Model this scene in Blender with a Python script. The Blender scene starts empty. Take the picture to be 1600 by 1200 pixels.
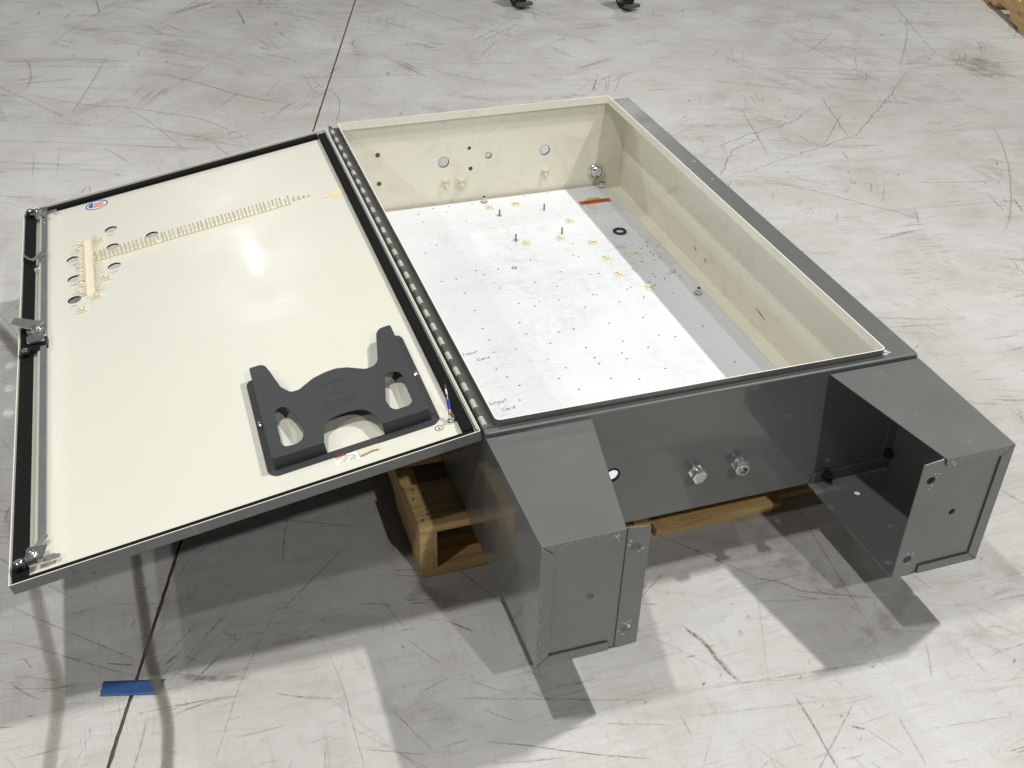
import bpy, bmesh, math, random
from mathutils import Matrix, Vector
random.seed(7)
scene = bpy.context.scene
col = scene.collection
I4 = Matrix.Identity(4)

# ------------------------------------------------------------------ camera
cam_d = bpy.data.cameras.new('camera')
cam_d.sensor_width = 36.0; cam_d.lens = 39.4986; cam_d.clip_start = 0.05; cam_d.clip_end = 200
cam = bpy.data.objects.new('camera', cam_d); col.objects.link(cam)
r_, u_, f_ = (Vector((0.94784611, -0.31795603, 0.02217448)), Vector((0.1649009, 0.54873695, 0.81957028)),
              Vector((0.27275527, 0.77316992, -0.57254942)))
M = Matrix((r_, u_, -f_)).transposed().to_4x4(); M.translation = (-0.50739686, -1.57866828, 1.72353763)
cam.matrix_world = M
scene.camera = cam

# ------------------------------------------------------------------ world + lamps
w = bpy.data.worlds.new('World'); scene.world = w; w.use_nodes = True
bg = w.node_tree.nodes['Background']; bg.inputs[0].default_value = (0.95, 0.97, 1.0, 1); bg.inputs[1].default_value = 0.026

def lamp(name, loc, power, sx=0.13, sy=0.26, c=(1.0, 0.992, 0.955)):
    l = bpy.data.lights.new(name, 'AREA'); l.shape = 'RECTANGLE'; l.size = sx; l.size_y = sy
    l.energy = power; l.color = c
    o = bpy.data.objects.new(name, l); o.location = loc; col.objects.link(o)
    return o
# high-bay lamps of the hall, in rows
lamp('high_bay_lamp', (3.1, 0.55, 5.7), 305)
lamp('high_bay_lamp', (1.35, -5.1, 5.7), 215)
lamp('high_bay_lamp', (-1.45, 0.0, 5.7), 130)
lamp('high_bay_lamp', (-5.0, -2.7, 5.7), 115)
lamp('high_bay_lamp', (-5.7, 5.0, 5.7), 165)
lamp('high_bay_lamp', (-1.35, 11.0, 5.7), 125, 0.07, 0.22)
lamp('high_bay_lamp', (5.3, 11.0, 5.7), 125, 0.07, 0.22)

vs = scene.view_settings
vs.view_transform = 'Standard'; vs.look = 'None'; vs.exposure = 0.15; vs.gamma = 1.0; vs.use_curve_mapping = False

# ------------------------------------------------------------------ measures (metres)
W, L, LL = 0.948, 1.524, 0.309
HP, H = 0.1467, 0.4511
D_ = H - HP
WL, WB, ZI = 0.153, 0.2120, 0.4425
TH = -0.172664

# ------------------------------------------------------------------ materials
class NT:
    def __init__(s, name):
        s.m = bpy.data.materials.new(name); s.m.use_nodes = True
        s.t = s.m.node_tree; s.b = s.t.nodes['Principled BSDF']
        s.co = s.t.nodes.new('ShaderNodeTexCoord')
    def n(s, typ, **kw):
        x = s.t.nodes.new(typ)
        for k, v in kw.items():
            if k.startswith('_'): setattr(x, k[1:], v)
            else: x.inputs[k.replace('__', ' ')].default_value = v
        return x
    def l(s, a, b): s.t.links.new(a, b)
    def mapped(s, scale=(1, 1, 1), rot=(0, 0, 0), src='Object'):
        mp = s.n('ShaderNodeMapping'); mp.inputs['Scale'].default_value = scale; mp.inputs['Rotation'].default_value = rot
        s.l(s.co.outputs[src], mp.inputs['Vector']); return mp.outputs[0]
    def noise(s, vec, scale, detail=6, rough=0.6, dist=0.0):
        x = s.n('ShaderNodeTexNoise'); x.inputs['Scale'].default_value = scale; x.inputs['Detail'].default_value = detail
        x.inputs['Roughness'].default_value = rough; x.inputs['Distortion'].default_value = dist
        s.l(vec, x.inputs['Vector']); return x.outputs['Fac']
    def ramp(s, fac, stops):
        x = s.n('ShaderNodeValToRGB'); e = x.color_ramp.elements
        while len(e) < len(stops): e.new(0.5)
        for el, (p, c) in zip(e, stops):
            el.position = p; el.color = c if len(c) == 4 else (*c, 1)
        s.l(fac, x.inputs['Fac']); return x.outputs['Color']
    def mix(s, fac, a, b, mode='MIX'):
        x = s.n('ShaderNodeMix', _data_type='RGBA', _blend_type=mode)
        for sock, v in ((x.inputs[0], fac), (x.inputs[6], a), (x.inputs[7], b)):
            if hasattr(v, 'is_linked'): s.l(v, sock)
            elif isinstance(v, (int, float)): sock.default_value = v
            else: sock.default_value = (*v, 1)
        return x.outputs[2]
    def math(s, op, a, b=0.0, clamp=False):
        x = s.n('ShaderNodeMath', _operation=op, _use_clamp=clamp)
        for sock, v in ((x.inputs[0], a), (x.inputs[1], b)):
            if hasattr(v, 'is_linked'): s.l(v, sock)
            else: sock.default_value = v
        return x.outputs[0]
    def bump(s, h, strength, dist=0.001):
        x = s.n('ShaderNodeBump'); x.inputs['Strength'].default_value = strength; x.inputs['Distance'].default_value = dist
        s.l(h, x.inputs['Height']); s.l(x.outputs[0], s.b.inputs['Normal'])
    def col(s, c):
        if hasattr(c, 'is_linked'): s.l(c, s.b.inputs['Base Color'])
        else: s.b.inputs['Base Color'].default_value = (*c, 1)
    def rough(s, v):
        if hasattr(v, 'is_linked'): s.l(v, s.b.inputs['Roughness'])
        else: s.b.inputs['Roughness'].default_value = v
MAT = {}
def plain(name, c, rough=0.4, metal=0.0, var=0.12, scale=40.0, bump=0.0):
    t = NT(name); v = t.mapped()
    n = t.noise(v, scale, 5)
    t.col(t.mix(n, [x * (1 - var) for x in c], [min(1, x * (1 + var)) for x in c]))
    r = t.n('ShaderNodeMapRange'); r.inputs['To Min'].default_value = rough * 0.8; r.inputs['To Max'].default_value = min(1, rough * 1.2)
    t.l(t.noise(v, scale * 0.5, 4), r.inputs['Value']); t.rough(r.outputs[0])
    t.b.inputs['Metallic'].default_value = metal
    if bump: t.bump(t.noise(v, scale * 3, 3), bump)
    MAT[name] = t.m; return t.m

# --- concrete floor
t = NT('concrete'); v = t.mapped(rot=(0, 0, 0.33))
big = t.noise(v, 0.55, 5, 0.55, 0.4); midn = t.noise(v, 3.2, 8, 0.66, 0.6)
vs1 = t.mapped((5.0, 38, 1), (0, 0, 0.32)); st1 = t.noise(vs1, 1.0, 9, 0.72, 0.5)
vs2 = t.mapped((44, 8.0, 1), (0, 0, 0.5)); st2 = t.noise(vs2, 1.0, 8, 0.7, 0.6)
fine = t.noise(v, 190, 4, 0.7)
c = t.ramp(big, [(0.30, (0.435, 0.427, 0.418)), (0.5, (0.512, 0.506, 0.499)), (0.72, (0.562, 0.558, 0.552))])
c = t.mix(t.ramp(midn, [(0.36, (1,) * 3), (0.62, (0,) * 3)]), c, t.mix(1.0, c, (0.86, 0.845, 0.82), 'MULTIPLY'))
c = t.mix(t.ramp(st1, [(0.50, (0,) * 3), (0.75, (0.7,) * 3)]), c, t.mix(1.0, c, (0.80, 0.78, 0.75), 'MULTIPLY'))
c = t.mix(t.ramp(st2, [(0.55, (0,) * 3), (0.76, (0.6,) * 3)]), c, t.mix(1.0, c, (0.78, 0.76, 0.73), 'MULTIPLY'))
c = t.mix(t.ramp(fine, [(0.3, (0.35,) * 3), (0.6, (0,) * 3)]), c, t.mix(1.0, c, (0.72, 0.71, 0.69), 'MULTIPLY'))
# fine scratches worn into the surface, in several directions
for k, (sx, sy, ang, th0) in enumerate(((7, 230, 0.36, .60), (210, 9, 0.55, .62), (9, 190, -0.75, .63), (150, 12, 0.05, .63), (4, 120, 0.30, .60))):
    nv = t.noise(t.mapped((sx, sy, 1), (0, 0, ang)), 1.0, 4, 0.6, 0.35)
    msk = t.ramp(t.noise(t.mapped(rot=(0, 0, k)), 2.6 + k, 5, 0.65, 0.5), [(0.47, (0,) * 3), (0.66, (1,) * 3)])
    f = t.mix(1.0, t.ramp(nv, [(th0, (0,) * 3), (th0 + .06, (0.72,) * 3)]), msk, 'MULTIPLY')
    c = t.mix(f, c, t.mix(1.0, c, (0.57, 0.525, 0.485), 'MULTIPLY'))
t.col(c)
rr = t.ramp(t.noise(v, 5, 6), [(0.35, (0.34,) * 3), (0.7, (0.52,) * 3)]); t.rough(rr)
t.b.inputs['Specular IOR Level'].default_value = 0.4
t.bump(t.noise(v, 60, 6), 0.12, 0.002)
MAT['concrete'] = t.m
plain('joint', (0.085, 0.060, 0.046), 0.8, 0, 0.5, 30)

# --- marks on the floor: soft-edged film of dirt / rubber
def mark_mat(name, c1, c2, dens, nscale=55.0, lo=0.42, hi=0.60):
    t = NT(name); v = t.mapped()
    uv = t.n('ShaderNodeUVMap'); sx = t.n('ShaderNodeSeparateXYZ'); t.l(uv.outputs[0], sx.inputs[0])
    e = t.math('ABSOLUTE', t.math('SUBTRACT', t.math('MULTIPLY', sx.outputs[1], 2.0), 1.0))
    edge = t.math('SUBTRACT', 1.0, t.math('POWER', e, 2.4))
    x = t.math('ABSOLUTE', t.math('SUBTRACT', t.math('MULTIPLY', sx.outputs[0], 2.0), 1.0))
    ends = t.math('SUBTRACT', 1.0, t.math('POWER', x, 4.0))
    n = t.ramp(t.noise(v, nscale, 6, 0.7), [(lo, (0.12,) * 3), (hi, (1,) * 3)])
    a = t.math('MULTIPLY', t.math('MULTIPLY', edge, ends), t.math('MULTIPLY', n, dens), True)
    at = t.n('ShaderNodeAttribute'); at.attribute_name = 'dens'
    a = t.math('MULTIPLY', a, at.outputs['Fac'], True)
    t.col(t.mix(t.noise(v, 9, 4), c1, c2)); t.rough(0.6)
    t.l(a, t.b.inputs['Alpha']); MAT[name] = t.m
mark_mat('scuff', (0.115, 0.092, 0.072), (0.215, 0.178, 0.146), 0.92, 80, .36, .58)
mark_mat('crackline', (0.11, 0.092, 0.076), (0.19, 0.165, 0.14), 0.9, 60, 0.36, 0.58)
mark_mat('rubber_mark', (0.125, 0.110, 0.082), (0.17, 0.15, 0.118), 0.72, 260, 0.20, 0.55)
mark_mat('smudge', (0.20, 0.172, 0.15), (0.28, 0.25, 0.225), 0.30, 22, 0.42, 0.7)

# --- paints
def paint(name, c, rough, var=0.03, dirt=None, dirt_amt=0.0, dirt_scale=9.0, coat=0.0, wear=0.0):
    t = NT(name); v = t.mapped()
    base = t.mix(t.noise(v, 5, 5), [x * (1 - var) for x in c], [min(1, x * (1 + var)) for x in c])
    if dirt:
        m = t.ramp(t.noise(v, dirt_scale, 9, 0.7, 0.8), [(0.52, (0,) * 3), (0.78, (dirt_amt,) * 3)])
        base = t.mix(m, base, dirt)
    if wear:
        for k, (sx, sy, sz, a) in enumerate(((6, 160, 160, .5), (140, 7, 90, .2), (60, 60, 5, .7))):
            nv = t.noise(t.mapped((sx, sy, sz), (a, a * .5, a)), 1.0, 4, 0.6, 0.3)
            msk = t.ramp(t.noise(t.mapped(rot=(k, k, 0)), 5.0 + k, 5, 0.65), [(0.50, (0,) * 3), (0.66, (1,) * 3)])
            f = t.mix(1.0, t.ramp(nv, [(0.64, (0,) * 3), (0.70, (wear,) * 3)]), msk, 'MULTIPLY')
            base = t.mix(f, base, [min(1, x * 1.7 + .03) for x in c])
    t.col(base)
    rr = t.ramp(t.noise(v, 7, 6, 0.65), [(0.35, (rough * 0.85,) * 3), (0.75, (rough * 1.35,) * 3)]); t.rough(rr)
    t.b.inputs['Coat Weight'].default_value = coat; t.b.inputs['Coat Roughness'].default_value = rough * 0.6
    t.bump(t.noise(v, 420, 3, 0.5), 0.05, 0.0006)
    MAT[name] = t.m
paint('grey_paint', (0.121, 0.127, 0.122), 0.32, 0.05, (0.15, 0.157, 0.15), 0.3, 9, 1.0, 0.55)
MAT['grey_paint'].node_tree.nodes['Principled BSDF'].inputs['Coat Roughness'].default_value = 0.06
paint('cream_paint', (0.780, 0.755, 0.640), 0.16, 0.03, (0.47, 0.435, 0.33), 0.40, 11)
paint('door_cream', (0.665, 0.655, 0.575), 0.30, 0.02, (0.62, 0.60, 0.51), 0.10, 4, 1.0)
MAT['door_cream'].node_tree.nodes['Principled BSDF'].inputs['Coat Roughness'].default_value = 0.024
MAT['door_cream'].node_tree.nodes['Principled BSDF'].inputs['Specular IOR Level'].default_value = 0.12
paint('bare_cream_edge', (0.78, 0.765, 0.68), 0.3, 0.03)
# white panel with boot scuffs
t = NT('panel_white'); v = t.mapped()
c = (0.655, 0.676, 0.708)
zone = t.ramp(t.noise(v, 3.1, 4, 0.6, 0.5), [(0.43, (0.03,) * 3), (0.64, (1,) * 3)])
sc1 = t.ramp(t.noise(t.mapped((24, 90, 1), (0, 0, 0.5)), 1, 8, 0.75, 1.2), [(0.47, (0,) * 3), (0.68, (0.80,) * 3)])
sc2 = t.ramp(t.noise(t.mapped((80, 22, 1), (0, 0, 0.35)), 1, 8, 0.75, 1.0), [(0.49, (0,) * 3), (0.70, (0.75,) * 3)])
m = t.mix(1.0, t.mix(1.0, sc1, sc2, 'LIGHTEN'), zone, 'MULTIPLY')
c = t.mix(m, c, (0.44, 0.43, 0.41))
sp = t.ramp(t.noise(v, 120, 3, 0.6), [(0.70, (0,) * 3), (0.76, (0.5,) * 3)])
c = t.mix(sp, c, (0.5, 0.48, 0.44))
ru = t.ramp(t.noise(v, 4.3, 3, 0.5, 0.2), [(0.68, (0,) * 3), (0.78, (0.35,) * 3)])
c = t.mix(ru, c, (0.72, 0.60, 0.42)); t.col(c)
t.rough(t.ramp(t.noise(v, 8, 5), [(0.35, (0.035,) * 3), (0.7, (0.07,) * 3)])); MAT['panel_white'] = t.m
plain('gasket_black', (0.007, 0.007, 0.007), 0.85, 0, 0.3, 200, 0.2)
MAT['gasket_black'].node_tree.nodes['Principled BSDF'].inputs['Specular IOR Level'].default_value = 0.15
plain('rubber_black', (0.008, 0.008, 0.009), 0.5, 0, 0.2, 100)
plain('pocket_plastic', (0.037, 0.040, 0.043), 0.48, 0, 0.08, 160, 0.10)
plain('zinc', (0.78, 0.81, 0.81), 0.17, 0.90, 0.25, 60)
plain('zinc_dull', (0.52, 0.53, 0.52), 0.28, 0.8, 0.2, 60)
plain('rod_steel', (0.17, 0.18, 0.185), 0.40, 0.3, 0.2, 30)
plain('hinge_dark', (0.105, 0.105, 0.098), 0.32, 0.15, 0.3, 40)
plain('hinge_light', (0.42, 0.415, 0.37), 0.3, 0.0, 0.1, 60)
plain('dark_steel', (0.035, 0.037, 0.036), 0.4, 0.5, 0.2, 60)
plain('nylon', (0.72, 0.665, 0.51), 0.35, 0, 0.06, 80)
plain('foam_pad', (0.70, 0.60, 0.36), 0.6, 0, 0.1, 120)
plain('blue_tape', (0.018, 0.072, 0.225), 0.55, 0, 0.10, 90, 0.15)
plain('label_white', (0.80, 0.77, 0.70), 0.45, 0, 0.04, 90)
plain('torn_paper', (0.62, 0.57, 0.43), 0.7, 0, 0.12, 160, 0.3)
plain('ink_black', (0.015, 0.015, 0.016), 0.6, 0, 0.1, 90)
plain('ink_marker', (0.05, 0.05, 0.055), 0.6, 0, 0.3, 300)
plain('ink_grey', (0.20, 0.20, 0.19), 0.6, 0, 0.2, 300)
plain('label_red', (0.50, 0.045, 0.05), 0.45, 0, 0.08, 90)
plain('label_orange', (0.52, 0.085, 0.022), 0.4, 0, 0.15, 200)
plain('label_yellow', (0.70, 0.50, 0.06), 0.4, 0, 0.1, 200)
plain('decal_blue', (0.03, 0.10, 0.33), 0.4, 0, 0.1, 90)
plain('crimp_blue', (0.015, 0.05, 0.34), 0.3, 0, 0.1, 90)
plain('wire_green', (0.01, 0.10, 0.06), 0.4, 0, 0.1, 90)
plain('copper', (0.50, 0.24, 0.12), 0.35, 1.0, 0.1, 90)
plain('chipped_primer', (0.46, 0.47, 0.46), 0.6, 0, 0.15, 200)
plain('debris_dark', (0.07, 0.055, 0.045), 0.7, 0, 0.4, 60)
plain('hole_edge_grey', (0.16, 0.16, 0.15), 0.5, 0.3, 0.2, 60)
plain('dark_green', (0.10, 0.115, 0.085), 0.5, 0.2, 0.2, 60)
def wood(name, axis):
    t = NT(name)
    oi = t.n('ShaderNodeObjectInfo')
    off = t.n('ShaderNodeVectorMath', _operation='SCALE'); off.inputs['Scale'].default_value = 37.0
    cx = t.n('ShaderNodeCombineXYZ'); t.l(oi.outputs['Random'], cx.inputs[0]); t.l(oi.outputs['Random'], cx.inputs[1]); t.l(oi.outputs['Random'], cx.inputs[2])
    t.l(cx.outputs[0], off.inputs[0])
    ad = t.n('ShaderNodeVectorMath', _operation='ADD'); t.l(t.co.outputs['Object'], ad.inputs[0]); t.l(off.outputs[0], ad.inputs[1])
    mp = t.n('ShaderNodeMapping'); mp.inputs['Scale'].default_value = (3.0, 46, 46) if axis == 0 else (46, 3.0, 46)
    t.l(ad.outputs[0], mp.inputs['Vector'])
    g1 = t.noise(mp.outputs[0], 1.0, 7, 0.6, 1.1)
    wv = t.n('ShaderNodeTexWave', _wave_type='RINGS', _rings_direction='X' if axis == 0 else 'Y'); wv.inputs['Scale'].default_value = 2.4
    wv.inputs['Distortion'].default_value = 5.0; wv.inputs['Detail'].default_value = 3; t.l(mp.outputs[0], wv.inputs['Vector'])
    c = t.ramp(g1, [(0.26, (0.30, 0.17, 0.065)), (0.46, (0.60, 0.40, 0.17)), (0.72, (0.74, 0.54, 0.27))])
    c = t.mix(t.math('MULTIPLY', wv.outputs['Fac'], 0.35), c, (0.29, 0.155, 0.058))
    kn = t.ramp(t.noise(ad.outputs[0], 9.0, 2, 0.4, 0.3), [(0.70, (0,) * 3), (0.77, (0.8,) * 3)])
    c = t.mix(kn, c, (0.15, 0.07, 0.03))
    t.col(c); t.rough(0.72); t.bump(g1, 0.35, 0.002); MAT[name] = t.m
wood('wood_x', 0); wood('wood_y', 1)

# ------------------------------------------------------------------ mesh helpers
FI = {}          # parent -> matrix from build frame to parent's local frame
def link(name, me, parent=None, M=I4, mats=None):
    o = bpy.data.objects.new(name, me); col.objects.link(o)
    if mats and not me.materials:
        for m in (mats if isinstance(mats, (list, tuple)) else [mats]): me.materials.append(MAT[m])
    if parent is not None:
        o.parent = parent; o.matrix_basis = FI.get(parent.name, I4) @ M
    else: o.matrix_basis = M
    return o
def thing(name, label, cat, loc, group=None, rot=0.0, frame='world'):
    o = bpy.data.objects.new(name, None); col.objects.link(o); o.empty_display_size = 0.1
    o.location = loc; o.rotation_euler = (0, 0, rot); o['label'] = label; o['category'] = cat
    if group: o['group'] = group
    if frame == 'world': FI[o.name] = Matrix.Translation(-Vector(loc))
    return o
def tag(o, label, cat, group=None):
    o['label'] = label; o['category'] = cat
    if group: o['group'] = group
    return o
def frame(o, u, v):
    u = Vector(u).normalized(); v = Vector(v).normalized(); n = u.cross(v)
    m = Matrix((u, v, n)).transposed().to_4x4(); m.translation = o; return m
XY = lambda z: frame((0, 0, z), (1, 0, 0), (0, 1, 0))
def smooth(me, ang=35):
    for p in me.polygons: p.use_smooth = True
    try: me.set_sharp_from_angle(angle=math.radians(ang))
    except Exception: pass
def circ(cx, cy, r, n=20, ry=None, a0=0.0):
    ry = ry or r
    return [(cx + r * math.cos(a0 + 2 * math.pi * i / n), cy + ry * math.sin(a0 + 2 * math.pi * i / n)) for i in range(n)]
def rrect(x0, y0, x1, y1, r, n=5):
    out = []
    for cx, cy, a in ((x1 - r, y1 - r, 0), (x0 + r, y1 - r, 90), (x0 + r, y0 + r, 180), (x1 - r, y0 + r, 270)):
        for i in range(n + 1):
            b = math.radians(a + 90 * i / n); out.append((cx + r * math.cos(b), cy + r * math.sin(b)))
    return out
def rect(x0, y0, x1, y1): return [(x0, y0), (x1, y0), (x1, y1), (x0, y1)]
def roundpoly(pts, r, n=4):
    out = []; N = len(pts)
    for i in range(N):
        p0, p, p1 = Vector(pts[i - 1]), Vector(pts[i]), Vector(pts[(i + 1) % N])
        d0 = p0 - p; d1 = p1 - p; k = min(r, d0.length * 0.45, d1.length * 0.45)
        a = p + d0.normalized() * k; b = p + d1.normalized() * k
        for j in range(n + 1):
            s = j / n; q = a * (1 - s) ** 2 + p * 2 * s * (1 - s) + b * s ** 2; out.append((q.x, q.y))
    return out
def sheet(outline, holes=(), t=0.002, F=I4, bevel=0.0, matfn=None):
    """flat plate of thickness t (its mid plane is F's xy plane), with real holes"""
    cu = bpy.data.curves.new('tmp', 'CURVE'); cu.dimensions = '2D'; cu.fill_mode = 'BOTH'
    cu.extrude = max(t / 2 - bevel, 0.0); cu.bevel_depth = bevel; cu.bevel_resolution = 2; cu.offset = -bevel
    for pts in [outline, *holes]:
        sp = cu.splines.new('POLY'); sp.points.add(len(pts) - 1); sp.use_cyclic_u = True
        for q, p in zip(sp.points, pts): q.co = (p[0], p[1], 0, 1)
    ob = bpy.data.objects.new('tmp', cu); col.objects.link(ob)
    dg = bpy.context.evaluated_depsgraph_get(); me = bpy.data.meshes.new_from_object(ob.evaluated_get(dg))
    bpy.data.objects.remove(ob); bpy.data.curves.remove(cu)
    bm = bmesh.new(); bm.from_mesh(me); bmesh.ops.remove_doubles(bm, verts=bm.verts, dist=1e-6)
    bmesh.ops.recalc_face_normals(bm, faces=bm.faces)
    bm.to_mesh(me); bm.free()
    if matfn:
        for p in me.polygons: p.material_index = matfn(p.center.copy(), p.normal.copy())
    me.transform(F)
    for p in me.polygons: p.use_smooth = False
    return me
def lathe(prof, seg=24, F=I4):
    bm = bmesh.new(); rings = []
    for r, z in prof:
        if r < 1e-6: rings.append([bm.verts.new((0, 0, z))])
        else: rings.append([bm.verts.new((r * math.cos(2 * math.pi * i / seg), r * math.sin(2 * math.pi * i / seg), z)) for i in range(seg)])
    for a, b in zip(rings, rings[1:]):
        for i in range(seg):
            j = (i + 1) % seg
            if len(a) == 1 and len(b) == 1: break
            if len(a) == 1: bm.faces.new((a[0], b[i], b[j]))
            elif len(b) == 1: bm.faces.new((a[i], a[j], b[0]))
            else: bm.faces.new((a[i], a[j], b[j], b[i]))
    bmesh.ops.recalc_face_normals(bm, faces=bm.faces)
    me = bpy.data.meshes.new('m'); bm.to_mesh(me); bm.free(); me.transform(F); smooth(me, 40); return me
def boxm(x0, y0, z0, x1, y1, z1, bevel=0.0, F=I4):
    bm = bmesh.new(); bmesh.ops.create_cube(bm, size=1.0)
    for q in bm.verts: q.co = Vector(((x0 + x1) / 2 + q.co.x * (x1 - x0), (y0 + y1) / 2 + q.co.y * (y1 - y0), (z0 + z1) / 2 + q.co.z * (z1 - z0)))
    if bevel: bmesh.ops.bevel(bm, geom=bm.edges[:], offset=bevel, segments=2, affect='EDGES')
    me = bpy.data.meshes.new('m'); bm.to_mesh(me); bm.free(); me.transform(F)
    if bevel: smooth(me)
    return me
def tube(pts, r, seg=10):
    bm = bmesh.new(); rings = []
    for i, p in enumerate(pts):
        p = Vector(p); d = (Vector(pts[min(i + 1, len(pts) - 1)]) - Vector(pts[max(i - 1, 0)])).normalized()
        a = d.orthogonal().normalized(); b = d.cross(a); rr = r[i] if isinstance(r, (list, tuple)) else r
        rings.append([bm.verts.new(p + (a * math.cos(2 * math.pi * k / seg) + b * math.sin(2 * math.pi * k / seg)) * rr) for k in range(seg)])
    for A, B in zip(rings, rings[1:]):
        for k in range(seg): bm.faces.new((A[k], A[(k + 1) % seg], B[(k + 1) % seg], B[k]))
    bm.faces.new(rings[0]); bm.faces.new(rings[-1]); bmesh.ops.recalc_face_normals(bm, faces=bm.faces)
    me = bpy.data.meshes.new('m'); bm.to_mesh(me); bm.free(); smooth(me, 50); return me
def join(meshes):
    bm = bmesh.new()
    for m in meshes: bm.from_mesh(m)
    me = bpy.data.meshes.new('m'); bm.to_mesh(me); bm.free(); return me
def text_mesh(s, size, F, t=0.0002, shear=0.0, sx=1.0):
    cu = bpy.data.curves.new('tmp', 'FONT'); cu.body = s; cu.size = size; cu.extrude = t; cu.align_x = 'CENTER'; cu.align_y = 'CENTER'; cu.shear = shear
    ob = bpy.data.objects.new('tmp', cu); col.objects.link(ob)
    me = bpy.data.meshes.new_from_object(ob.evaluated_get(bpy.context.evaluated_depsgraph_get()))
    bpy.data.objects.remove(ob); bpy.data.curves.remove(cu)
    me.transform(F @ Matrix.Diagonal((sx, 1, 1, 1))); return me
def ribbon_mesh(lines):
    """lines: (pts2d, width, density, z) -> soft-edged flat strips"""
    V = []; Fc = []; UV = []; DN = []
    for pts, wd, dn, z in lines:
        n = len(pts); base = len(V)
        for i, p in enumerate(pts):
            p = Vector(p); d = (Vector(pts[min(i + 1, n - 1)]) - Vector(pts[max(i - 1, 0)]))
            d = d.normalized() if d.length > 1e-9 else Vector((1, 0)); nn = Vector((-d.y, d.x))
            k = wd / 2
            V.append((p.x + nn.x * k, p.y + nn.y * k, z)); V.append((p.x - nn.x * k, p.y - nn.y * k, z)); DN += [dn, dn]
        for i in range(n - 1):
            a = base + 2 * i; Fc.append((a, a + 1, a + 3, a + 2))
            u0, u1 = i / (n - 1), (i + 1) / (n - 1); UV += [(u0, 1), (u0, 0), (u1, 0), (u1, 1)]
    me = bpy.data.meshes.new('m'); me.from_pydata(V, [], Fc)
    ul = me.uv_layers.new(name='UVMap')
    for i, q in enumerate(UV): ul.data[i].uv = q
    at = me.attributes.new('dens', 'FLOAT', 'POINT')
    for i, q in enumerate(DN): at.data[i].value = q
    return me
def spline(pts, step=0.03, jit=0.0):
    P = [Vector(p) for p in pts]
    if len(P) == 2: P = [P[0], (P[0] + P[1]) / 2, P[1]]
    out = []
    for i in range(len(P) - 1):
        p0 = P[max(i - 1, 0)]; p1 = P[i]; p2 = P[i + 1]; p3 = P[min(i + 2, len(P) - 1)]
        m = max(2, int((p2 - p1).length / step))
        for j in range(m):
            s = j / m
            q = 0.5 * ((2 * p1) + (p2 - p0) * s + (2 * p0 - 5 * p1 + 4 * p2 - p3) * s * s + (3 * p1 - p0 - 3 * p2 + p3) * s ** 3)
            out.append(q + Vector((random.uniform(-jit, jit), random.uniform(-jit, jit))))
    out.append(P[-1]); return [(q.x, q.y) for q in out]

# ------------------------------------------------------------------ floor with saw-cut joint
def jx(y): return -0.5930 + (y - 0.345) * 0.3135
hw = 0.0034; ya, yb = -25.0, 45.0
bm = bmesh.new()
NSEG = 700; ys = [ya, -2.5] + [-2.5 + 10.0 * i / NSEG for i in range(1, NSEG + 1)] + [yb]
lt, lb, rb, rt = [], [], [], []
for y in ys:
    j1 = random.gauss(0, 0.0005); j2 = random.gauss(0, 0.0005)
    if random.random() < 0.05: j1 -= random.uniform(0.0006, 0.002)
    if random.random() < 0.05: j2 += random.uniform(0.0006, 0.002)
    x = jx(y)
    lt.append(bm.verts.new((x - hw + j1, y, 0))); lb.append(bm.verts.new((x - hw + 0.0012, y, -0.004)))
    rb.append(bm.verts.new((x + hw - 0.0012, y, -0.004))); rt.append(bm.verts.new((x + hw + j2, y, 0)))
L0 = bm.verts.new((-40, ya, 0)); L1 = bm.verts.new((-40, yb, 0)); R0 = bm.verts.new((45, ya, 0)); R1 = bm.verts.new((45, yb, 0))
bm.faces.new([L0] + lt + [L1]); bm.faces.new([R1] + rt[::-1] + [R0])
for i in range(len(ys) - 1):
    for a, b in ((lt, lb), (lb, rb), (rb, rt)):
        f = bm.faces.new((a[i], b[i], b[i + 1], a[i + 1])); f.material_index = 1
bmesh.ops.recalc_face_normals(bm, faces=bm.faces)
bmesh.ops.triangulate(bm, faces=[f for f in bm.faces if len(f.verts) > 4])
for f in bm.faces:
    if f.normal.z < 0: f.normal_flip()
me = bpy.data.meshes.new('floor'); bm.to_mesh(me); bm.free()
floor = link('floor', me, None, I4, ['concrete', 'joint']); floor['kind'] = 'structure'; floor['label'] = 'scratched pale grey concrete floor with a dark saw-cut joint'

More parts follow.
